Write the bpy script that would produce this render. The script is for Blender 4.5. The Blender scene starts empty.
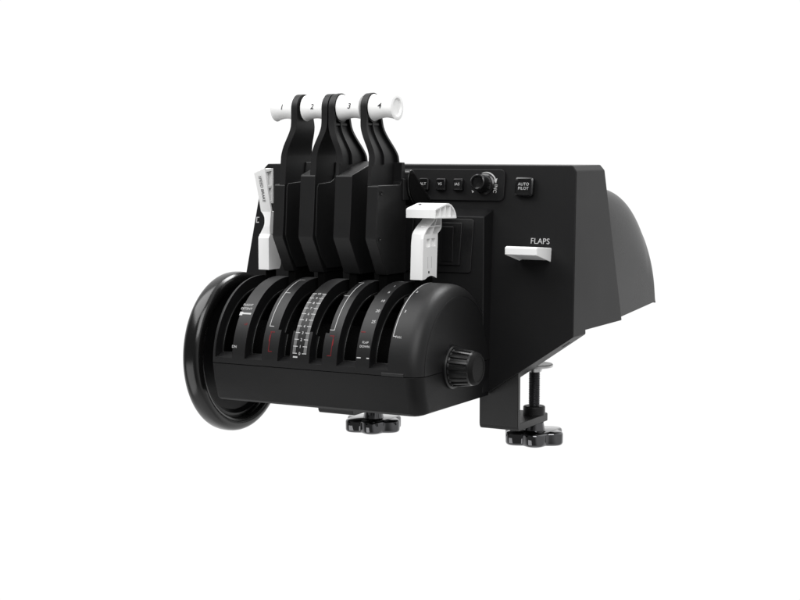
import bpy, bmesh, math
from mathutils import Vector, Matrix
R = math.radians
C = bpy.context.scene.collection
S = 0.001                                   # everything below is written in millimetres
OFF = Vector((100.0, -100.0, 110.0))        # moves the device so that its base point is the origin

def W(p):
    return (Vector(p) + OFF) * S

# ------------------------------------------------------------------ camera
cam = bpy.data.cameras.new('camera')
cam.sensor_width = 36.0
cam.lens = 36.0 * 1549.0 / 800.0
cam.clip_start, cam.clip_end = 0.05, 100.0
cam_ob = bpy.data.objects.new('camera', cam)
C.objects.link(cam_ob)
ax = Vector((0.87767535, 0.47925564, 0.0))
dn = Vector((0.04619344, -0.08459544, -0.99534405))
fw = Vector((-0.47702425, 0.87358894, -0.0963858))
rot = Matrix((ax, -dn, -fw)).transposed()
cam_ob.matrix_world = Matrix.Translation(W((701.848, -1309.563, 219.760))) @ rot.to_4x4()
bpy.context.scene.camera = cam_ob

# ------------------------------------------------------------------ world: white studio tent, dim behind the camera
w = bpy.data.worlds.new('World')
bpy.context.scene.world = w
w.use_nodes = True
nt = w.node_tree
nt.nodes.clear()
out = nt.nodes.new('ShaderNodeOutputWorld')
bg = nt.nodes.new('ShaderNodeBackground')
tc = nt.nodes.new('ShaderNodeTexCoord')
bg.inputs['Strength'].default_value = 1.02
def tent(direction, lo, hi, level):
    """one white wall of the tent: a soft-edged bright region of the surroundings"""
    d = nt.nodes.new('ShaderNodeVectorMath'); d.operation = 'DOT_PRODUCT'
    d.inputs[1].default_value = Vector(direction).normalized()
    m = nt.nodes.new('ShaderNodeMapRange'); m.interpolation_type = 'SMOOTHSTEP'
    m.inputs['From Min'].default_value = lo; m.inputs['From Max'].default_value = hi
    m.inputs['To Min'].default_value = 0.12; m.inputs['To Max'].default_value = level
    nt.links.new(tc.outputs['Generated'], d.inputs[0]); nt.links.new(d.outputs['Value'], m.inputs['Value'])
    return m.outputs['Result']
def brighter(a, b):
    m = nt.nodes.new('ShaderNodeMath'); m.operation = 'MAXIMUM'
    nt.links.new(a, m.inputs[0]); nt.links.new(b, m.inputs[1]); return m.outputs[0]
walls = brighter(brighter(tent((0.35, 0.62, 0.72), 0.45, 0.9, 1.0), tent((-0.44, 0.87, -0.12), 0.0, 0.55, 1.0)), brighter(tent((0, 0.1, -1), 0.45, 0.9, 0.8), tent((0.95, 0.1, 0.1), 0.3, 0.85, 0.55)))
nt.links.new(walls, bg.inputs['Color'])
nt.links.new(bg.outputs[0], out.inputs[0])

# ------------------------------------------------------------------ studio softboxes
def softbox(name, loc, target, sx, sy, power):
    l = bpy.data.lights.new(name, 'AREA')
    l.shape = 'RECTANGLE'; l.size = sx; l.size_y = sy; l.energy = power
    o = bpy.data.objects.new(name, l); C.objects.link(o)
    o.location = W(loc)
    d = W(target) - W(loc)
    o.rotation_euler = d.to_track_quat('-Z', 'Y').to_euler()
    return o
MID = (-100, 90, 90)
softbox('key_softbox', (720, -1180, 1280), MID, 1.4, 1.3, 29)
softbox('top_softbox', (-720, -330, 1150), MID, 1.1, 1.0, 17)
softbox('rear_softbox', (-60, 900, 1200), (20, 320, 130), 0.8, 0.6, 20)
softbox('floor_softbox', (-750, -900, -600), MID, 1.0, 0.8, 4)

v = bpy.context.scene.view_settings
v.view_transform = 'Standard'; v.look = 'None'; v.exposure = 0.0; v.gamma = 1.0; v.use_curve_mapping = False
bpy.context.scene.cycles.max_bounces = 8
bpy.context.scene.cycles.sample_clamp_indirect = 4.0

# ------------------------------------------------------------------ materials
def mat(name, col, rough, metal=0.0, bump=0.0, spec=0.5, scale=2500.0, rvar=0.0):
    m = bpy.data.materials.new(name); m.use_nodes = True
    t = m.node_tree; b = t.nodes['Principled BSDF']
    b.inputs['Base Color'].default_value = (*col, 1)
    b.inputs['Roughness'].default_value = rough
    b.inputs['Metallic'].default_value = metal
    b.inputs['Specular IOR Level'].default_value = spec
    if bump or rvar:
        c = t.nodes.new('ShaderNodeTexCoord')
        n = t.nodes.new('ShaderNodeTexNoise'); n.inputs['Scale'].default_value = scale; n.inputs['Detail'].default_value = 2
        t.links.new(c.outputs['Object'], n.inputs['Vector'])
        if bump:
            bp = t.nodes.new('ShaderNodeBump'); bp.inputs['Strength'].default_value = bump; bp.inputs['Distance'].default_value = 0.0002
            t.links.new(n.outputs['Fac'], bp.inputs['Height']); t.links.new(bp.outputs[0], b.inputs['Normal'])
        if rvar:
            n2 = t.nodes.new('ShaderNodeTexNoise'); n2.inputs['Scale'].default_value = 14.0; n2.inputs['Detail'].default_value = 4
            t.links.new(c.outputs['Object'], n2.inputs['Vector'])
            r = t.nodes.new('ShaderNodeMapRange')
            r.inputs['To Min'].default_value = rough - rvar; r.inputs['To Max'].default_value = rough + rvar
            t.links.new(n2.outputs['Fac'], r.inputs['Value']); t.links.new(r.outputs[0], b.inputs['Roughness'])
    return m
M = {}
M['plastic'] = mat('black_textured_plastic', (0.0045, 0.0045, 0.0048), 0.48, bump=0.35, spec=0.23, rvar=0.04)
M['lever'] = mat('black_lever_plastic', (0.0022, 0.0022, 0.0024), 0.50, bump=0.25, spec=0.34, rvar=0.04)
M['cover'] = mat('black_cover_plastic', (0.0050, 0.0050, 0.0053), 0.46, bump=0.35, spec=0.36, rvar=0.04)
M['liner'] = mat('satin_liner', (0.008, 0.008, 0.008), 0.30, spec=0.5)
M['cowl'] = mat('semi_gloss_cowl_plastic', (0.006, 0.006, 0.0063), 0.27, bump=0.12, spec=0.11, rvar=0.03)
M['keycap'] = mat('glossy_keycap', (0.0045, 0.0045, 0.0047), 0.20, spec=0.6)
M['dark'] = mat('black_plastic_and_shade', (0.0018, 0.0018, 0.0018), 0.80, spec=0.04)  # slot shade put into the colour; also used for stems and small dark parts
M['satin'] = mat('satin_black_plastic', (0.0045, 0.0045, 0.0048), 0.32, spec=0.42, rvar=0.03)
M['gloss'] = mat('glossy_black_plastic', (0.004, 0.004, 0.004), 0.21, spec=0.55, rvar=0.02)
M['matte'] = mat('matte_black_cap', (0.006, 0.006, 0.006), 0.60, spec=0.12)
M['white'] = mat('white_plastic', (0.83, 0.83, 0.825), 0.45, bump=0.08, spec=0.4, rvar=0.03)
M['chrome_black'] = mat('polished_black_knob', (0.14, 0.14, 0.145), 0.05, metal=1.0)
M['ink'] = mat('white_print', (0.50, 0.50, 0.50), 0.55, spec=0.2)
M['grey'] = mat('grey_print_groove_shade', (0.17, 0.17, 0.17), 0.55, spec=0.2)
M['red'] = mat('red_print', (0.16, 0.010, 0.013), 0.55, spec=0.2)
M['dark_mark'] = mat('dark_print_slot_shade', (0.03, 0.03, 0.032), 0.5, spec=0.2)
M['metal'] = mat('black_coated_steel', (0.006, 0.006, 0.0062), 0.42, bump=0.15, spec=0.4, rvar=0.04)
M['thread'] = mat('dark_steel', (0.14, 0.14, 0.145), 0.32, metal=0.9)
M['steel'] = mat('bright_steel', (0.55, 0.55, 0.55), 0.28, metal=1.0)

# ------------------------------------------------------------------ mesh builder
class MB:
    def __init__(self):
        self.v, self.f, self.m = [], [], []
        self.mats = []
    def mi(self, m):
        if m not in self.mats: self.mats.append(m)
        return self.mats.index(m)
    def add(self, verts, faces, m):
        k = len(self.v); i = self.mi(m)
        self.v += [tuple(p) for p in verts]
        for f in faces:
            self.f.append([a + k for a in f]); self.m.append(i)
        return self
    def prism(self, poly, axis, a, b, m, shear=None):
        """poly of 2-D points in the plane across the axis, pushed from a to b along it"""
        n = len(poly)
        def P(p, t):
            u, w_ = p
            return {'x': (t, u, w_), 'y': (u, t, w_), 'z': (u, w_, t)}[axis]
        vs = [P(p, a) for p in poly] + [P(p, b) for p in poly]
        fs = [list(range(n))[::-1], list(range(n, 2 * n))] + [[i, (i + 1) % n, n + (i + 1) % n, n + i] for i in range(n)]
        return self.add(vs, fs, m)
    def box(self, a, b, m):
        return self.prism([(a[1], a[2]), (b[1], a[2]), (b[1], b[2]), (a[1], b[2])], 'x', a[0], b[0], m)
    def loft(self, rings, m, cap0=True, cap1=True, closed=False):
        n = len(rings[0]); vs = [p for r in rings for p in r]; fs = []
        L = len(rings)
        for i in range(L if closed else L - 1):
            j = (i + 1) % L
            for k in range(n):
                fs.append([i * n + k, i * n + (k + 1) % n, j * n + (k + 1) % n, j * n + k])
        if not closed:
            if cap0: fs.append(list(range(n))[::-1])
            if cap1: fs.append([(L - 1) * n + k for k in range(n)])
        return self.add(vs, fs, m)
    def lathe(self, prof, org, axis, m, seg=64, closed=False):
        """prof: (distance along axis, radius)"""
        az = Vector(axis).normalized()
        u = Vector((0, 0, 1)) if abs(az.z) < 0.9 else Vector((1, 0, 0))
        u = (u - az * u.dot(az)).normalized(); w_ = az.cross(u)
        o = Vector(org)
        rings = [[o + az * t + (u * math.cos(2 * math.pi * k / seg) + w_ * math.sin(2 * math.pi * k / seg)) * max(r, 0.01)
                  for k in range(seg)] for t, r in prof]
        return self.loft(rings, m, closed=closed)
    def build(self, name, parent, bevel=0.0, seg=2, angle=38, smooth=34, at=None, recalc=True):
        me = bpy.data.meshes.new(name)
        o_ = Vector(at) if at else Vector((0, 0, 0))
        base = o_
        if at is None:
            xs = list(zip(*self.v))
            base = Vector([(min(c) + max(c)) / 2 for c in xs])
        me.from_pydata([tuple((Vector(p) - base) * S) for p in self.v], [], self.f)
        for mm in self.mats: me.materials.append(mm)
        for p, i in zip(me.polygons, self.m): p.material_index = i
        bm = bmesh.new(); bm.from_mesh(me)
        if recalc: bmesh.ops.recalc_face_normals(bm, faces=bm.faces)
        bm.to_mesh(me); bm.free()
        me.polygons.foreach_set('use_smooth', [True] * len(me.polygons))
        me.set_sharp_from_angle(angle=R(smooth))
        o = bpy.data.objects.new(name, me); C.objects.link(o)
        wb = W(base)
        if parent is not None:
            o.parent = parent
            q = parent; pw = Vector(q.location)
            while q.parent: q = q.parent; pw = pw + Vector(q.location)
            o.location = wb - pw
        else:
            o.location = wb
        if bevel:
            b = o.modifiers.new('bevel', 'BEVEL'); b.width = bevel * S; b.segments = seg
            b.limit_method = 'ANGLE'; b.angle_limit = R(angle); b.harden_normals = True
        return o

def rrect(u0, v0, u1, v1, r, n=5):
    pts = []
    for cx, cy, a0 in ((u1 - r, v1 - r, 0), (u0 + r, v1 - r, 90), (u0 + r, v0 + r, 180), (u1 - r, v0 + r, 270)):
        for k in range(n + 1):
            a = R(a0 + 90 * k / n); pts.append((cx + r * math.cos(a), cy + r * math.sin(a)))
    return pts

# lettering: outline font turned into flat mesh, then laid on the surface by a mapping
def letters(body, size, bold=0.0, shear=0.0, space=1.0, fine=False):
    cu = bpy.data.curves.new('letters', 'FONT')
    cu.body = body; cu.size = size; cu.align_x = 'CENTER'; cu.align_y = 'CENTER'
    cu.offset = bold; cu.shear = shear; cu.space_character = space; cu.resolution_u = 3; cu.space_line = 1.0
    o = bpy.data.objects.new('letters', cu); C.objects.link(o)
    bpy.context.view_layer.update()
    me = o.evaluated_get(bpy.context.evaluated_depsgraph_get()).to_mesh()
    vs = [(q.co.x, q.co.y) for q in me.vertices]; fs = [list(p.vertices) for p in me.polygons]
    if vs:
        xs = [a for a, b in vs]; ys = [b for a, b in vs]
        cx = (min(xs) + max(xs)) / 2; cy = (min(ys) + max(ys)) / 2
        vs = [(a - cx, b - cy) for a, b in vs]
    if fine:                                 # small faces, so that the lettering follows a curved surface
        bm = bmesh.new(); bm.from_mesh(me)
        bmesh.ops.triangulate(bm, faces=bm.faces)
        bmesh.ops.subdivide_edges(bm, edges=bm.edges, cuts=3, use_grid_fill=True)
        bm.verts.index_update()
        vs = [(q.co.x, q.co.y) for q in bm.verts]; fs = [[q.index for q in f.verts] for f in bm.faces]
        xs = [a for a, b in vs]; ys = [b for a, b in vs]
        vs = [(a - (min(xs) + max(xs)) / 2, b - (min(ys) + max(ys)) / 2) for a, b in vs]
        bm.free()
    o.to_mesh_clear()
    bpy.data.objects.remove(o); bpy.data.curves.remove(cu)
    return vs, fs
def write(mb, body, size, fn, m, rot=0.0, **kw):
    vs, fs = letters(body, size, **kw)
    c, s = math.cos(R(rot)), math.sin(R(rot))
    mb.add([fn(a * c - b * s, a * s + b * c) for a, b in vs], fs, m)

# ------------------------------------------------------------------ the thing
root = bpy.data.objects.new('throttle_quadrant', None)
C.objects.link(root)
root.location = (0, 0, 0)
root['label'] = 'black desktop throttle quadrant with four white-gripped levers, trim wheel and two clamp knobs'
root['category'] = 'throttle quadrant'

PY, PK = 159.0, 0.14                         # the front panel leans back: y = PY + PK * z
PN = Vector((0, -1, PK)).normalized()        # its outward normal
def panel(x, z, d=0.0):
    return Vector((x, PY + PK * z, z)) + PN * d
PUP = Vector((0, PK, 1)).normalized()
def panel_at(cx, cz, d):
    o = panel(cx, cz, d)
    return lambda a, b: o + Vector((1, 0, 0)) * a + PUP * b

# ---- chassis
mb = MB()
def rx(z): return 101.8 - 0.047 * z
def lx(z): return -318.0 + 0.118 * z
def rear(z): return 267.6 + (304.6 - 267.6) * (197.2 - z) / (197.2 - 33.5)
front = [(9, -35), (100.5, 28), (rx(198), 198), (87.8, 204), (-289, 204), (lx(198), 198), (lx(28), 28), (-222, -35)]
F_ = [panel(x, z) for x, z in front]
SY = 198.0                                   # the deep belly ends here, the rear is higher
S_ = [Vector((9, SY, -35)), Vector((100.5, SY, 28)), Vector((rx(32), SY, 32)), Vector((lx(32), SY, 32)), Vector((lx(28), SY, 28)), Vector((-222, SY, -35))]
back = [(rx(32), 32), (rx(198), 198), (87.8, 204), (-289, 204), (lx(198), 198), (lx(32), 32)]
B_ = [Vector((x, rear(z), z)) for x, z in back]
# indices: F 0-7, S 8-13, B 14-19
mb.add(F_ + S_ + B_, [list(range(8)), [1, 9, 10, 14, 15, 2], [6, 5, 18, 19, 11, 12], [0, 8, 9, 1], [7, 13, 8, 0], [6, 12, 13, 7],
                      [8, 13, 12, 11, 10, 9], [10, 11, 19, 14], [2, 15, 16, 3], [3, 16, 17, 4], [4, 17, 18, 5], list(range(14, 20))], M['plastic'])
# slot in the slanted underside, its shade painted as a flat dark patch
sl = Vector((91.5, 0, 63.0)).normalized()
def under(a, y): return Vector((9, y, -35)) + sl * a + Vector((0.567, 0, -0.823)) * 0.15
mb.add([under(88, 178), under(98, 178), under(98, 182), under(88, 182)], [[0, 1, 2, 3]], M['dark'])
write(mb, 'FLAPS', 8.5, panel_at(57, 125.2, 0.12), M['ink'], bold=-0.03)
mb.add([panel(x, z, 0.12) for x, z in ((-299.3, 143), (-295.5, 143), (-295.5, 142.2), (-298.3, 142.2), (-298.3, 137.4), (-295.5, 137.4), (-295.5, 136.4), (-299.3, 136.4))],
       [[0, 1, 2, 3], [0, 3, 4, 7], [4, 5, 6, 7]], M['ink'])
mb.build('chassis', root, bevel=1.1, seg=3, angle=20, smooth=18)

# ---- rear cover: a tall rounded housing behind the chassis
mb = MB()
def smooth_curve(P, n=6):
    out = []
    for i in range(len(P) - 1):
        p0, p1, p2, p3 = [Vector(P[max(0, min(len(P) - 1, i + k))]) for k in (-1, 0, 1, 2)]
        for k in range(n):
            t = k / n
            out.append(0.5 * ((2 * p1) + (p2 - p0) * t + (2 * p0 - 5 * p1 + 4 * p2 - p3) * t * t + (3 * p1 - p0 - 3 * p2 + p3) * t ** 3))
    return out + [Vector(P[-1])]
crest = smooth_curve([(252, 172), (279, 176.5), (308, 178.8), (351, 176.5), (386, 170.5), (415, 159.5), (437, 143), (450, 121), (456, 98), (458.5, 74), (460, 54), (462, 41)], 5)
sect = []
for p in crest:                              # wide soft shoulders towards both ends, flat cheeks below
    y, z = p.x, p.y
    h = min(80, max(1.0, (z - 36) * .73)); wd = 34 * h / 80
    xr, xl = 92 - .04 * (y - 262), -300 + .04 * (y - 262)
    arcs = [(wd * (1 - math.cos(R(90 * k / 20))), z - h + h * math.sin(R(90 * k / 20))) for k in range(21)]
    zb = 32 + .046 * max(0.0, y - 312)
    sect.append([Vector((xr, y, zb))] + [Vector((xr - dx, y, zz)) for dx, zz in arcs] + [Vector((xl + dx, y, zz)) for dx, zz in arcs[::-1]] + [Vector((xl, y, zb))])
mb.loft(sect, M['cowl'])
mb.build('rear_cover', root, smooth=40)

# ---- switch mount (bevelled block behind the arc) with the rocker switch
mb = MB()
outer = [(9, -34), (1.5, 159), (-240, 159), (-246, -34)]
inner = [(8.6, -34), (-3, 149.5), (-235, 149.5), (-240, -34)]
def ped(x, z, d=0.0):
    return Vector((x, 145 + 0.14 * z, z)) + PN * d
mb.loft([[panel(x, z, -3) for x, z in outer], [ped(x, z) for x, z in inner]], M['plastic'])
mount = mb.build('switch_mount', root, bevel=1.0, angle=20, smooth=18)
def plate(name, x0, z0, x1, z1, r, d0, d1, parent, m, bevel=0.6, fn=ped):
    q = rrect(x0, z0, x1, z1, r)
    b = MB(); b.loft([[fn(x, z, d0) for x, z in q], [fn(x, z, d1) for x, z in q]], m)
    return b.build(name, parent, bevel=bevel)
for cx in (-40, -112):
    plate('switch_plate', cx - 25, 90, cx + 26, 147, 3, -1, 1.6, mount, M['satin'])
    plate('switch_bezel', cx - 12.3, 97.5, cx + 13.4, 142.5, 1, 1, 3.6, mount, M['satin'])
    b = MB()
    q = [(cx - 9, 101), (cx + 5.5, 101), (cx + 5.5, 138), (cx - 9, 138)]
    b.loft([[ped(x, z, 3) for x, z in q],
            [ped(q[0][0], 101, 4.2), ped(q[1][0], 101, 4.2), ped(q[2][0], 138, 7.5), ped(q[3][0], 138, 7.5)]], M['satin'])
    b.build('rocker_switch', mount, bevel=0.8)

# ---- control plate with three buttons and the selector knob
b = MB()
q = rrect(-150, 165.5, 13, 199.2, 6)
b.loft([[panel(x, z, -1) for x, z in q], [panel(x, z, 2.4) for x, z in q]], M['plastic'])
kx, kz = -9.5, 183.2
# arrow arc round the knob
arc = []
for k in range(13):
    a = R(112 - 88 * k / 12); arc.append((a, 0.15 + 0.55 * min(1, k / 6)))
pts = [panel(kx + math.cos(a) * (12.6 + h), kz + math.sin(a) * (12.6 + h), 2.55) for a, h in arc] + \
      [panel(kx + math.cos(a) * (12.6 - h), kz + math.sin(a) * (12.6 - h), 2.55) for a, h in arc]
b.add(pts, [[i, i + 1, 13 + i + 1, 13 + i] for i in range(12)], M['ink'])
a = R(24)
b.add([panel(kx + math.cos(a) * 10.4, kz + math.sin(a) * 10.4 + .4, 2.55), panel(kx + math.cos(a) * 15, kz + math.sin(a) * 15 + .4, 2.55),
       panel(kx + math.cos(R(4)) * 12.6, kz + math.sin(R(4)) * 12.6, 2.55)], [[0, 1, 2]], M['ink'])
write(b, 'INC', 5.4, panel_at(kx + 12.2, kz - 4.6, 2.55), M['ink'], rot=-98, bold=0.03)
b.add([panel(kx - 15.6, kz - 6.2, 2.55), panel(kx - 12.6, kz - 8.0, 2.55), panel(kx - 14.6, kz - 9.6, 2.55)], [[0, 1, 2]], M['ink'])
cplate = b.build('control_plate', root, bevel=0.9, seg=3)
def button(name, x0, z0, x1, z1, h, text, size, parent):
    cx, cz = (x0 + x1) / 2, (z0 + z1) / 2
    q0 = rrect(x0, z0, x1, z1, 2.2)
    q1 = [(cx + (x - cx) * .86, cz + (z - cz) * .86) for x, z in q0]
    q2 = [(cx + (x - cx) * .62, cz + (z - cz) * .62) for x, z in q0]
    b = MB()
    b.loft([[panel(x, z, 1.5) for x, z in q0], [panel(x, z, h - 1.0) for x, z in q0], [panel(x, z, h) for x, z in q1], [panel(x, z, h - 0.25) for x, z in q2]], M['keycap'])
    write(b, text, size, panel_at(cx - .3, cz + .5, h + 0.12), M['ink'], bold=0.0, space=1.06)
    return b.build(name, parent, bevel=0.35)
for x0, t in ((-87.2, 'ALT'), (-66.6, 'VS'), (-45.9, 'IAS')):
    button('push_button', x0, 175.4, x0 + 11.6, 188.6, 7.6, t, 4.2, cplate)
button('autopilot_button', 26.8, 171.0, 46.9, 190.4, 6.4, 'AUTO\nPILOT', 4.4, root)
b = MB()
b.lathe([(2, 11.2), (4.2, 11.2), (5.0, 9.4), (20.5, 8.5), (22.5, 8.2), (23.2, 7.3), (23.0, 6.3), (20.8, 5.2), (20.3, 0.0)], panel(kx, kz), PN, M['keycap'])
b.build('selector_knob', cplate, smooth=40)

# ---- FLAPS tab standing out of the panel
b = MB()
prof = [(176.5, 102.8), (137, 112.2), (137, 120.3), (140, 121.3), (178, 118.4)]
b.prism(prof, 'x', 34.3, 70.2, M['white'])
tab = b.build('flaps_tab', root, bevel=1.3, seg=3)
bm = bmesh.new(); bm.from_mesh(tab.data); bm.faces.ensure_lookup_table()
f = min(bm.faces, key=lambda q: q.normal.z)
bmesh.ops.inset_region(bm, faces=[f], thickness=3.2 * S)
bmesh.ops.translate(bm, verts=f.verts, vec=(0, 0, 2.2 * S))
bm.to_mesh(tab.data); bm.free()

# ------------------------------------------------------------------ the arc: base shell, slotted cover, dark drum inside
AY, AR, AT = 84.0, 85.0, 12.0
def arc_p(x, a, r): return Vector((x, AY - r * math.cos(R(a)), r * math.sin(R(a))))
mb = MB()
ends = [(-236, 3.0), (-235, 1.0), (-233, 0), (-8, 0), (-3, 0.6), (1, 2.2), (4, 4.6), (6.2, 8), (7.5, 11), (8, 14)]
rings = []
for x, s in ends:
    rings.append([Vector((x, AY - (AR - s), -0.35)), Vector((x, 1.6 + s, -18)), Vector((x, 8 + s, -37.5 + s * .15)),
                  Vector((x, 11 + s, -40 + s * .25)), Vector((x, 156, -38)), Vector((x, 158, -0.35))])
for r in rings: r.append(r[0] + Vector((0, 6, 0)))
k0 = len(mb.f)
mb.loft(rings, M['plastic'])
dk = mb.mi(M['dark'])  # inner floor of the shell painted black, as the shade inside the slots
for i in range(k0, len(mb.f)):
    if all(abs(mb.v[q][2] + 0.35) < 0.01 for q in mb.f[i]): mb.m[i] = dk
mb.build('base_shell', root, bevel=0.5, angle=42, smooth=32)

# slotted cover: a curved grid with the slots left out
SLOTS = [(-231.5, -210.5, -231.5, -210.5), (-195, -174, -195, -174), (-158.7, -136.5, -154.8, -140), (-121, -98, -117.2, -102), (-85, -63.2, -85, -63.2), (-47.6, -26.8, -47.6, -26.8)]
xs = sorted(set([e[0] for e in ends] + [x for s in SLOTS for x in s]))
def inset(x):
    for (x0, s0), (x1, s1) in zip(ends, ends[1:]):
        if x0 <= x <= x1: return s0 + (s1 - s0) * (x - x0) / (x1 - x0)
A0, ASTEP, A1, AEND = 4.1, 26.1, 126.0, 140.0
angs = [0.2, A0] + [A0 + (ASTEP - A0) * k / 9 for k in range(1, 10)] + [ASTEP + (A1 - ASTEP) * k / 40 for k in range(1, 41)] + [AEND]
nx, na = len(xs), len(angs)
def slotted(xs, angs, slots, a0, r_in, r_out, ins, slope):
    """solid pieces of a curved shell, cell by cell, leaving the slots open"""
    nx, na = len(xs), len(angs)
    V, vs, F = {}, [], []
    def solid(i, j):
        if i < 0 or j < 0 or i >= nx - 1 or j >= na - 1: return False
        xm, am = (xs[i] + xs[i + 1]) / 2, (angs[j] + angs[j + 1]) / 2
        if not (a0 < am < A1): return True
        for u0, u1, l0, l1 in slots:
            s0, s1 = (l0, l1) if am < ASTEP else (u0, u1)
            if s0 < xm < s1: return False
        return True
    def vid(i, j, k):
        key = (i, j, k)
        if key not in V:
            V[key] = len(vs)
            vs.append(arc_p(xs[i], angs[j] + (0 if k or j != 1 else slope), r_out - ins(xs[i]) if k else r_in))
        return V[key]
    for i in range(nx - 1):
        for j in range(na - 1):
            if not solid(i, j): continue
            for k in (0, 1): F.append([vid(i, j, k), vid(i + 1, j, k), vid(i + 1, j + 1, k), vid(i, j + 1, k)])
            for di, dj, e in ((-1, 0, ((i, j), (i, j + 1))), (1, 0, ((i + 1, j), (i + 1, j + 1))), (0, -1, ((i, j), (i + 1, j))), (0, 1, ((i, j + 1), (i + 1, j + 1)))):
                if not solid(i + di, j + dj):
                    if di == 1 and i == nx - 2: continue
                    (a, b_), (c, d) = e
                    F.append([vid(a, b_, 0), vid(c, d, 0), vid(c, d, 1), vid(a, b_, 1)])
    return vs, F
vs, F = slotted(xs, angs, SLOTS, A0, AR - AT, AR, inset, 3.4)
# a thin liner inside, standing proud into each slot by a fraction of a millimetre
lip_slots = [(a + 1.1, b_ - .5, c + 1.1, d - .5) for a, b_, c, d in SLOTS]
lip_xs = sorted(set([-235.5, 4.0] + [x for q in lip_slots for x in q]))
lip_angs = [2.0, A0 + 4.2] + [a for a in angs if a > A0 + 5]
lvs, lF = slotted(lip_xs, lip_angs, lip_slots, A0 + 4.2, AR - AT - 2.2, AR - AT - .05, lambda x: 0, 0)
mb = MB()
mb.add(lvs, lF, M['liner'])
mb.build('slot_liner', root, bevel=0.45, seg=2, angle=50, smooth=30)
mb = MB()
mb.add(vs, F, M['cover'])
# right end face (D-shaped) and left end cap
mb.add([arc_p(8, a, AR - 14) for a in angs] + [Vector((8, 158, 0.2))], [list(range(na + 1))], M['cover'])
mb.add([arc_p(-235.9, a, AR - AT) for a in angs] + [Vector((-235.9, 158, 0.2))], [list(range(na + 1))], M['dark'])

# printed markings on the ribs
def rib(x, a, o=0.14): return arc_p(x, a, AR + o)
def bar(x0, a0, x1, a1, m, n=None):
    n = n or max(1, int(abs(a1 - a0) / 2))
    vv = []
    for k in range(n + 1):
        a = a0 + (a1 - a0) * k / n; vv += [rib(x0, a), rib(x1, a)]
    mb.add(vv, [[2 * k, 2 * k + 1, 2 * k + 3, 2 * k + 2] for k in range(n)], m)
def curved(cx, ca): return lambda a, b_: rib(cx + a, ca + math.degrees(b_ / AR))
def rib_text(t, size, cx, ca, m, **kw): write(mb, t, size, curved(cx, ca), m, **kw)
INK, RED, GREY = M['ink'], M['red'], M['grey']
# speed brake rib
rib_text('FLIGHT', 3.7, -205.4, 44.2, INK, bold=0.02); rib_text('DETENT', 3.7, -205.4, 40.9, INK, bold=0.02)
bar(-209, 36.2, -197.5, 37.5, INK); bar(-211.4, 35.2, -207.8, 38.0, INK)
rib_text('UP', 3.4, -199.4, 28.6, RED, bold=0.03)
rib_text('DN', 3.9, -208.5, 12.2, INK, bold=0.02)
# reverser brackets (mirrored pair)
def bracket(xl, s):
    bar(min(xl, xl + s * .62), 28.2, max(xl, xl + s * .62), 79.5, INK)
    for a, l in ((79.2, 6.2), (58.2, 6.2), (28.4, 5.4)):
        bar(min(xl, xl + s * l), a - .22, max(xl, xl + s * l), a + .22, INK)
bracket(-170.2, 1); bracket(-92.6, -1)
for xl, s in ((-166.6, 1), (-91.8, -1)):
    bar(min(xl, xl + s * .6), 10.6, max(xl, xl + s * .6), 24.4, RED)
    bar(min(xl, xl + s * 4.6), 10.4, max(xl, xl + s * 4.6), 10.85, RED)
    bar(min(xl - s * .8, xl + s * 4.6), 24.0, max(xl - s * .8, xl + s * 4.6), 24.5, RED)
    bar(min(xl - s * .7, xl + s * .5), 17.5, max(xl - s * .7, xl + s * .5), 22.0, RED)
# percentage ladder
for xl, s in ((-137.0, 1), (-120.8, -1)):
    bar(min(xl, xl + s * .6), 10.4, max(xl, xl + s * .6), 59, GREY)
    n = 80
    for k in range(n + 1):
        a = 10.6 + (58.8 - 10.6) * k / n
        l = 5.0 if k % 8 == 0 else 3.4
        bar(min(xl, xl + s * l), a - .24, max(xl, xl + s * l), a + .24, INK if k % 8 == 0 else GREY, 1)
for k, t in enumerate(('0', '1', '2', '3', '4', '5', '6', '7', '8', '9', '10')):
    rib_text(t, 4.0, -128.9, 10.6 + (58.8 - 10.6) * k / 10, INK, bold=0.06)
bar(-136.2, 7.6, -131, 8.6, INK)
# flap scale
for t, x, a in (('UP', -57.2, 89.5), ('1', -53.4, 75.3), ('5', -52.2, 65.1), ('10', -51.6, 54.9), ('20', -51.6, 45.4), ('25', -51.6, 36.5)):
    rib_text(t, 4.6, x, a, INK, bold=0.03, shear=0.1)
bar(-62.0, 28.2, -57.0, 28.8, RED)
rib_text('FLAP', 3.3, -54.6, 21.3, INK, bold=0.02); rib_text('DOWN', 3.3, -54.8, 18.5, INK, bold=0.02)
bar(-62.2, 10.4, -57.6, 11.1, INK); bar(-51.2, 10.4, -48.2, 11.1, INK)
bar(-25.4, 26.6, -24.75, 96, INK)
bar(-25.4, 26.6, -22.4, 27.05, INK)
for t, x, a in (('2', -21.6, 67.4), ('3', -21.0, 46.4)): rib_text(t, 4.2, x, a, INK, bold=0.05)
rib_text('FULL', 3.2, -18.9, 26.5, INK, bold=0.02)
# raised ledge under the last slot
mb.build('quadrant_cover', root, bevel=0.55, seg=2, angle=50, smooth=30, recalc=True)
b = MB()
b.prism([(-1.2, -0.2), (-1.8, 2.8), (1.2, 4.4), (3, 1)], 'x', -33.5, -8.5, M['cover'])
b.build('cover_ledge', root, bevel=0.5)
b = MB()
b.lathe([(-234, 0), (-234, 36), (4, 36), (4, 0)], (0, AY, 0), (1, 0, 0), M['dark'])  # core added to close off the view, coloured black like slot shade
b.build('lever_drum', root)

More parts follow.
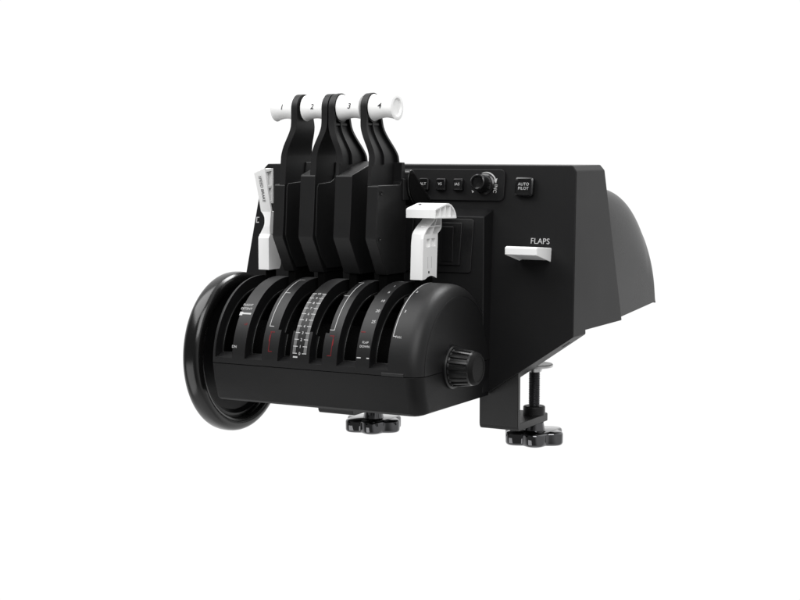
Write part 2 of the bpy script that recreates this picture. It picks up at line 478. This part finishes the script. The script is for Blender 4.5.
# ------------------------------------------------------------------ trim wheel
WY = 87.0
b = MB()
prof = []
for k in range(28):
    a = 2 * math.pi * k / 28
    ca, sa = math.cos(a), math.sin(a)
    prof.append((-266 + 11 * math.copysign(abs(ca) ** .75, ca), 79.0 + 8.4 * math.copysign(abs(sa) ** .8, sa)))
b.lathe(prof, (0, WY, 0), (1, 0, 0), M['gloss'], seg=128, closed=True)
wheel = b.build('trim_wheel', root, smooth=40)
b = MB()
b.lathe([(-272, 71), (-262, 71), (-261.5, 68), (-266, 64), (-266, 20), (-272, 20)], (0, WY, 0), (1, 0, 0), M['satin'], seg=96, closed=True)
b.build('wheel_web', wheel, smooth=30)
b = MB()
b.lathe([(-276, 0), (-276, 24), (-258, 24), (-254, 16), (-237, 16), (-237, 0)], (0, WY, 0), (1, 0, 0), M['satin'], seg=64)
b.build('wheel_hub', wheel, smooth=30)

# ------------------------------------------------------------------ throttle levers
def sstep(t):
    t = max(0.0, min(1.0, t)); return t * t * (3 - 2 * t)
PROF = [(183, 55, 113), (205, 57.5, 111), (213, 58.3, 109)]
PROF += [(216, 58.5, 107.8), (220, 58.6, 106), (224, 58.6, 104), (228, 58.8, 102.2), (232, 59.2, 100.6), (236, 59.8, 99.2), (240, 60.4, 98), (244, 60.9, 97), (248, 61.2, 96), (252, 61.4, 94.8), (257, 61.5, 93), (263, 61.5, 91.9)]
PROF += [(263 + 14.6 * math.sin(R(k)), 76.7 - 15.2 * math.cos(R(k)), 76.7 + 15.2 * math.cos(R(k))) for k in (12, 24, 36, 48, 58, 67, 75, 82, 87, 89.5)]
def make_lever(cx, xl, s, jog, block, num, zt):
    """xl: plate's inner x at the foot; s: +1 block on the right, -1 on the left; jog: sideways step of the neck"""
    m = M['lever']
    def jx(z): return jog * sstep((z - 211) / 36.0)
    t_core = 3.6 if s > 0 else 7.0
    mb = MB()
    if s > 0: x0, x1 = xl, xl + t_core
    else: x0, x1 = xl, xl + 7.0
    mb.loft([[Vector((x0 + jx(z), yf, z)), Vector((x1 + jx(z), yf, z)), Vector((x1 + jx(z), yb, z)), Vector((x0 + jx(z), yb, z))] for z, yf, yb in [(zt - 0.4, 55.2 + (zt - 183) * .09, 112.9)] + [p for p in PROF if p[0] > zt + 1]], m)
    if s > 0:                                # hollow outer side: rims, a middle rib and a cross rib
        up = [p for p in PROF if 213 <= p[0]]
        def strip(fa, fb, x_in, x_out, sel):
            mb.loft([[Vector((x_in + jx(z), fa(yf, yb), z)), Vector((x_out + jx(z), fa(yf, yb), z)), Vector((x_out + jx(z), fb(yf, yb), z)), Vector((x_in + jx(z), fb(yf, yb), z))] for z, yf, yb in sel], m)
        full = [(205, 57.5, 111)] + up
        lo = [p for p in full if p[0] <= 263.1]
        strip(lambda f, k: f, lambda f, k: f + 3.6, xl + t_core, xl + 7, lo)
        strip(lambda f, k: k - 3.4, lambda f, k: k, xl + t_core, xl + 7, lo)
        mid = [p for p in full if p[0] <= 252]
        strip(lambda f, k: f + (k - f) * .42, lambda f, k: f + (k - f) * .42 + 2.2, xl + t_core, xl + 6, mid)
        zc = 246
        mb.box((xl + t_core + jx(zc), 61.2 + 3.6, zc - 1), (xl + 5.6 + jx(zc), 92.8 - 3.4, zc + 1), m)
        # boss that carries the grip
        mb.lathe([(xl + t_core + jog, 15.0), (xl + 7 + jog, 15.0), (xl + 7 + jog, 14.4)], (0, 76.7, 263), (1, 0, 0), m)
    lever = mb.build('throttle_lever', root, bevel=0.7, seg=2, angle=42, smooth=30)
    # foot block
    mb = MB()
    if s > 0: b0, b1 = xl, xl + 7.0 + block
    else: b0, b1 = xl - block, xl
    if s > 0: b0 = xl + 0.12
    else: b1 = xl + 6.88
    foot = [(114, 92), (72, 92), (61.5, 110), (50.6, 128.4), (50, 131), (51.8, 150)]
    if block > 8:
        prof = foot + [(55.3 + (zt - 193) * .1, zt), (57, zt + 1.5), (103, zt + 15), (110, zt + 14), (113, 183)]
    else:
        prof = foot + [(54.6, zt - 1), (56, zt), (101, zt), (104, zt + 3), (105, 207), (111, 207), (113.2, 183)]
    mb.prism(prof, 'x', b0, b1, m)
    # stem going down into the slot
    mb.prism([(112, 91.98), (112, 55), (74, 55), (74, 91.98)], 'x', cx - 4.5, cx + 4.5, M['dark'])
    mb.build('lever_foot', lever, bevel=0.8, seg=2, angle=30, smooth=25)
    if s < 0:                                # raised panel on the inner side
        mb = MB()
        px1 = xl + 7.0
        mb.prism([(113, 96), (75, 96), (63, 112), (53.5, 131), (57, 181), (59.5, 185), (84, 186.5), (91, 190), (94, 196), (95, 207), (110, 207)], 'x', px1 - .3, px1 + 1.6, m)
        mb.build('side_cover', lever, bevel=0.6, seg=2, angle=30, smooth=25)
    elif block < 8:
        for y, z in ((60, 176), (57, 130)):
            mb = MB(); mb.lathe([(b1 - .5, 2.4), (b1 + .5, 2.4), (b1 + .5, 1.5), (b1 - .1, 1.2), (b1 - .1, 0)], (0, y, z), (1, 0, 0), M['satin'], seg=24)
            mb.build('screw', lever)
    # grip
    g0 = (xl + 7 + jog) if s > 0 else (xl + jog)
    L = 27.5
    def rad(t):
        u = abs(t - L * .54) / (L * .54)
        return 10.4 + 3.5 * u ** 1.8
    pr = [(0.0, 0.0), (0.0, 12.9), (0.5, 13.6)]
    pr += [(1.2 + (L - 2.4) * k / 16, rad(1.2 + (L - 2.4) * k / 16)) for k in range(17)]
    pr += [(L - 0.4, 13.3), (L, 12.6), (L, 9.5), (L - .5, 9.0), (L - 2.2, 8.7), (L - 2.2, 0.0)]
    sg = 1 if s > 0 else -1
    mb = MB()
    mb.lathe([(sg * t, r) for t, r in pr], (g0, 76.7, 263), (1, 0, 0), M['white'], seg=72)
    nx_ = {1: -190.5, 2: -153.5, 3: -108.8, 4: -73.0}[num]
    def on_grip(a, b_):
        x = nx_ + a; r = rad(abs(x - g0)) + 0.3
        th = (b_ + 1.8) / r
        return Vector((x, 76.7 - r * math.cos(th), 263 + r * math.sin(th)))
    write(mb, str(num), 8.0, on_grip, M['dark_mark'], shear=0.18, bold=0.12, fine=True)
    mb.build('lever_grip', lever, smooth=40)
    return lever
make_lever(-184.5, -187.0, -1, 11.0, 6.0, 1, 184)
make_lever(-148.0, -150.0, -1, 11.0, 11.0, 2, 193)
make_lever(-109.5, -119.0, 1, -11.5, 13.0, 3, 193)
lever4 = make_lever(-74.0, -81.0, 1, -11.5, 6.0, 4, 184)

# thumb paddle on the outer side of the fourth lever
out_ = [(110, 191), (113, 197.5), (117, 199.5), (121, 198.2), (128, 192.5), (136, 186), (152, 174.5), (166, 163), (158, 159.5), (145, 160), (126, 161.5), (119, 166), (113, 173), (110, 182)]
b = MB()
b.prism(out_, 'x', -76, -63.5, M['gloss'])
lip = [(116.4 + (y - 128) * .86 + 10.6, 178.6 + (z - 178.6) * .86) for y, z in out_]
b.prism(lip, 'x', -63.6, -62.6, M['dark'])
b.box((-69, 104, 168), (-66, 122, 190), M['lever'])
b.build('thumb_paddle', lever4, bevel=1.1, seg=3, angle=50, smooth=40)

# ------------------------------------------------------------------ speed brake lever (white)
def hollow_side(mb, outline, x0, x1, wall, m):
    """rim walls standing from x0 to x1 along an outline of (y, z) points, given as pairs outer/inner"""
    n = len(outline)
    cy = sum(p[0] for p in outline) / n; cz = sum(p[1] for p in outline) / n
    inn = []
    for i in range(n):
        p0, p1, p2 = Vector(outline[i - 1]), Vector(outline[i]), Vector(outline[(i + 1) % n])
        d1, d2 = (p1 - p0).normalized(), (p2 - p1).normalized()
        n1, n2 = Vector((-d1.y, d1.x)), Vector((-d2.y, d2.x))
        bis = (n1 + n2).normalized(); k = wall / max(0.35, bis.dot(n1))
        inn.append(p1 + bis * k)
    vs = [(x, y, z) for x in (x0, x1) for y, z in outline] + [(x, p[0], p[1]) for x in (x0, x1) for p in inn]
    fs = []
    for i in range(n):
        j = (i + 1) % n
        fs += [[i, j, n + j, n + i], [2 * n + i, 2 * n + j, 3 * n + j, 3 * n + i], [n + i, n + j, 3 * n + j, 3 * n + i], [i, j, 2 * n + j, 2 * n + i]]
    mb.add(vs, fs, m)
WH = M['white']
mb = MB()
mb.prism([(76, 92), (76, 126), (79, 130), (98, 127), (99.5, 120), (99.5, 96), (97, 92)], 'x', -228, -214.8, WH)
nk = smooth_curve([(-227.6, 130.02), (-226.0, 133), (-223.2, 138), (-222.4, 143), (-223.6, 149), (-227.6, 154)], 4)
def ny(z): return 79 + (81.4 - 79) * max(0, (z - 138) / 16)
mb.loft([[Vector((p.x, ny(p.y), p.y)), Vector((-215.2, ny(p.y), p.y)), Vector((-215.2, 95, p.y)), Vector((p.x, 95, p.y))] for p in nk], WH)
# front slab with a slanted top, then left wall, top, back rim and ribs: hollow towards the right
def slab(x, yo, zt_): return [Vector((x, 81.4 + yo, 154.02)), Vector((x, 75 + yo, 177)), Vector((x, 69.2 + yo, zt_))]
Lf, Rf, Lb, Rb = slab(-228, 0, 195), slab(-214.8, 0, 200.6), slab(-228, 2.4, 195), slab(-214.8, 2.4, 200.6)
mb.loft([[Lf[k], Rf[k], Rb[k], Lb[k]] for k in range(3)], WH)
mb.prism([(83.82, 154.02), (77.42, 177), (71.62, 195), (86, 195.4), (86.3, 163), (90.5, 158)], 'x', -227.9, -225, WH)
mb.prism([(71.62, 196.6), (71.62, 199.6), (86.2, 200.2), (86.2, 197.6)], 'x', -224.6, -214.9, WH)
mb.prism([(83.4, 163), (86.2, 163), (86.2, 197.58), (83.6, 197.58)], 'x', -224.98, -214.9, WH)
mb.prism([(76.4, 181.5), (83.58, 182), (83.58, 179.8), (77.0, 179.3)], 'x', -224.98, -215.2, WH)
mb.prism([(84, 163.5), (83.6, 165.5), (81.2, 165.2), (82, 163)], 'x', -224.98, -215.4, WH)
mb.prism([(78.6, 182.02), (80, 182.1), (79.4, 196.55), (78, 196.5)], 'x', -224.98, -217, WH)
# lettering down the front face
fo = Vector((-221.6, 73.9, 178.3)); fd = Vector((0, 75 - 69 + 6.4, -(195 - 154))).normalized(); fn_ = Vector((0, -fd.z * -1, 0))
nrm = Vector((0, fd.z, -fd.y)).normalized()
if nrm.y > 0: nrm = -nrm
def on_front(a, b_):
    z = 178.3 + fd.z * a
    y = 81.4 + (75 - 81.4) * (z - 154) / 23 if z < 177 else 75 + (69 - 75) * (z - 177) / 18
    return Vector((-221.4 + b_, y, z)) + nrm * 0.3
write(mb, 'SPEED BRAKE', 5.0, on_front, M['dark_mark'], bold=0.02, space=0.98)
mb.prism([(95, 92.02), (84, 92.02), (84, 60), (95, 60)], 'x', -224, -218, M['dark'])
mb.build('speed_brake_lever', root, bevel=0.6, seg=2, angle=40, smooth=25)

# ------------------------------------------------------------------ flaps lever (white, T-shaped)
mb = MB()
low = [(78, 88), (80, 126), (82, 134), (112, 134.5), (112, 128), (109.5, 88), (104, 90), (97, 91.5), (90, 90.5), (84, 88.3)]
mb.prism(low, 'x', -44, -33, WH)
# outer layer of the right side, with a row of two pockets left open
mb.prism([(79.5, 119), (78, 88), (84, 88.3), (90, 90.5), (97, 91.5), (104, 90), (109.5, 88), (111.4, 119)], 'x', -32.99, -30, WH)
mb.prism([(79.5, 119.02), (111.4, 119.02), (111.6, 121), (79.6, 121)], 'x', -32.99, -30, WH)
for a0, a1, b0, b1 in ((79.6, 80.1, 86.5, 86.5), (95.2, 95.2, 98, 98), (107, 107, 111.6, 112)):
    mb.prism([(a0, 121.02), (b0, 121.02), (b1, 129.5), (a1, 129.5)], 'x', -32.99, -30, WH)
mb.prism([(80.2, 129.52), (112, 129.52), (112, 134), (82, 134)], 'x', -32.99, -30, WH)
def ribbon(mb, line, dy, dz, x0, x1, m):
    """a bent wall: a (y, z) line thickened by (dy, dz) and pushed from x0 to x1"""
    mb.loft([[Vector((x0, y, z)), Vector((x1, y, z)), Vector((x1, y + dy, z + dz)), Vector((x0, y + dy, z + dz))] for y, z in line], m)
fr = smooth_curve([(82, 134.02), (86.5, 138.4), (95, 143.6), (103, 148), (106.5, 153)], 4)
bk = smooth_curve([(112, 134.02), (117.5, 137), (120.6, 141), (121, 153)], 4)
ribbon(mb, fr, 2.4, 0, -44, -30, WH)
ribbon(mb, bk, -2.4, 0, -44, -30, WH)
n_ = 12
mb.loft([[Vector((-43.9, a[0] + 2.42, a[1])), Vector((-38, a[0] + 2.42, a[1])), Vector((-38, b_[0] - 2.42, a[1])), Vector((-43.9, b_[0] - 2.42, a[1]))]
         for a, b_ in [((82 + 0, 134.02), (112, 134)), ((86.5, 138.4), (119, 138)), ((95, 143.6), (121, 143)), ((103, 148), (121, 148)), ((106.5, 153), (121, 153))]], WH)
mb.prism([(99.4, 134.02), (101, 134.02), (114.2, 152.9), (112.4, 152.9)], 'x', -37.98, -30.3, WH)
mb.prism([(90.4, 141.0), (90.4, 142.5), (117.8, 142.5), (117.8, 141.0)], 'x', -37.96, -30.5, WH)
mb.box((-30.1, 91, 94), (-29.85, 93.6, 96.4), M['dark'])
for y in (90, 98):  # two narrow grooves, their shade drawn as thin grey strips
    mb.box((-30.1, y, 99), (-29.93, y + .4, 111), M['grey'])
mb.prism([(106, 88.9), (82, 88.3), (82, 60), (106, 60)], 'x', -41, -33, M['dark'])
fl = mb.build('flaps_lever', root, bevel=0.7, seg=2, angle=40, smooth=25)
mb = MB()
barp = [(81, 151), (81, 159.6), (84, 161), (106, 165.2), (112, 165.2), (118, 163.4), (124, 159.4), (128, 154.5), (129.5, 149.6), (127, 149.4)]
mb.prism(barp, 'x', -50.5, -22.5, WH)
hollow_side(mb, barp[::-1], -22.48, -17, 1.8, WH)
for y, zt_ in ((93.5, 161.8), (104.5, 164.2), (116, 163.2)):
    mb.prism([(y, 150.8), (y + 1.5, 150.8), (y + 1.5, zt_ - .4), (y, zt_ - .4)], 'x', -22.6, -17.5, WH)
mb.prism([(97, 164.0), (100, 164.6), (100, 164.9), (97, 164.3)], 'x', -45, -41.8, M['dark_mark'])  # small slot in the top, its shade painted as a dark strip
mb.build('lever_grip', fl, bevel=0.8, seg=3, angle=30, smooth=30)

# ------------------------------------------------------------------ tension knob on the right end of the arc
KY, KZ = 70.5, 2.6
mb = MB()
mb.lathe([(7.5, 22), (10.5, 22), (11.8, 21), (11.8, 19), (13, 18.2)], (0, KY, KZ), (1, 0, 0), M['satin'], seg=64)
knob = mb.build('tension_knob', root, smooth=35)
mb = MB()
N = 18
def ribbed(x, r0, dep):
    ring = []
    for k in range(N * 8):
        ph = (k % 8) / 8
        d = dep if 0.12 < ph < 0.55 else 0.0
        a = 2 * math.pi * k / (N * 8)
        ring.append(Vector((x, KY + (r0 - d) * math.cos(a), KZ + (r0 - d) * math.sin(a))))
    return ring
mb.loft([ribbed(12, 19.6, 1.5), ribbed(31, 17.4, 1.5), ribbed(31.3, 17.2, 0.0), ribbed(33.5, 16.9, 0.0)], M['satin'])
mb.build('knob_grip', knob, bevel=0.25, smooth=30)
mb = MB()
mb.lathe([(33.4, 16.9), (36, 16.0), (37.6, 14.2), (37.6, 13.0), (36.9, 12.4), (36.9, 0)], (0, KY, KZ), (1, 0, 0), M['matte'], seg=64)
mb.build('knob_cap', knob, smooth=35)

# ------------------------------------------------------------------ desk clamps
def round_corners(me):
    bm = bmesh.new(); bm.from_mesh(me)
    ymax = max(q.co.y for q in bm.verts)
    es = [e for e in bm.edges if all(q.co.y > ymax - 1e-5 for q in e.verts) and abs(e.verts[0].co.z - e.verts[1].co.z) > 1e-4]
    bmesh.ops.bevel(bm, geom=es, offset=9 * S, segments=6, profile=0.5, affect='EDGES')
    bm.to_mesh(me); bm.free()
    me.polygons.foreach_set('use_smooth', [True] * len(me.polygons)); me.set_sharp_from_angle(angle=R(35))
def make_clamp(x0, ph=0.5):
    top = -38.5
    mb = MB()
    x1 = x0 + 45
    t = 6.0
    # one bent plate: upright, rounded bend and foot
    bent = [(160, -6), (160, -69), (160.6, -72), (162.6, -74.4), (166, -75.2), (246, -75.2), (246, -67.2), (166, -67.2), (166, -6)]
    mb.prism(bent, 'x', x0, x1, M['metal'])
    clamp = mb.build('desk_clamp', root, bevel=0.7, seg=2, angle=40, smooth=35)
    round_corners(clamp.data)
    cx, cy = x0 + 34.5, 226.0
    ax_ = (0, 0, 1)
    mb = MB()                                # threaded rod: a row of fine ridges
    pr = [(-82, 0), (-82, 6.5)]
    z = -60.0
    pr += [(-60, 6.5)]
    while z < -16:
        pr += [(z, 5.4), (z + .75, 6.3)]; z += 1.5
    pr += [(-15, 5.5), (-15, 0)]
    mb.lathe(pr, (cx, cy, 0), ax_, M['thread'], seg=32)
    mb.build('clamp_screw', clamp, smooth=25)
    mb = MB()
    mb.lathe([(-67.3, 0), (-67.3, 12.0), (-58.5, 12.0), (-57.5, 11), (-57.5, 0)], (cx, cy, 0), ax_, M['metal'], seg=48)
    mb.build('screw_collar', clamp, bevel=0.4, smooth=30)
    mb = MB()
    mb.lathe([(-20, 0), (-20, 7.5), (-16.5, 9), (-14.8, 19.5), (-13.8, 20.3), (-12, 20.3), (-11.3, 19.5), (-11.3, 0)], (cx, cy, 0), ax_, M['steel'], seg=64)
    mb.build('pressure_pad', clamp, smooth=30)
    mb = MB()
    def star(z, dr):
        ring = []
        for k in range(144):
            a = 2 * math.pi * k / 144
            u = 0.5 + 0.5 * math.cos(6 * a + ph)
            r = 27.2 + 7.2 * u ** 0.75 - dr
            ring.append(Vector((cx + r * math.cos(a), cy + r * math.sin(a), z)))
        return ring
    mb.loft([star(-101.5, 2.2), star(-100.4, .7), star(-98.5, 0), star(-89.5, 0), star(-88, .7), star(-87.2, 2.2)], M['chrome_black'])
    mb.lathe([(-87.5, 12), (-79, 10.5), (-78.5, 0)], (cx, cy, 0), ax_, M['chrome_black'], seg=48)
    mb.build('star_knob', clamp, smooth=50)
    mb = MB()
    mb.lathe([(-78.6, 0), (-78.6, 9), (-76.4, 9), (-75.3, 8.5), (-75.3, 0)], (cx, cy, 0), ax_, M['steel'], seg=32)
    mb.build('washer', clamp, smooth=30)
    return clamp
cl = make_clamp(-4.5)
dup = cl.copy(); C.objects.link(dup); dup.parent = root
dup.location = cl.location + Vector((-201.5 * S, 0, 0))
for ch in list(cl.children):
    c2 = ch.copy(); C.objects.link(c2); c2.parent = dup
    if ch.name.startswith('star_knob'): ch.location.z += 0.0035
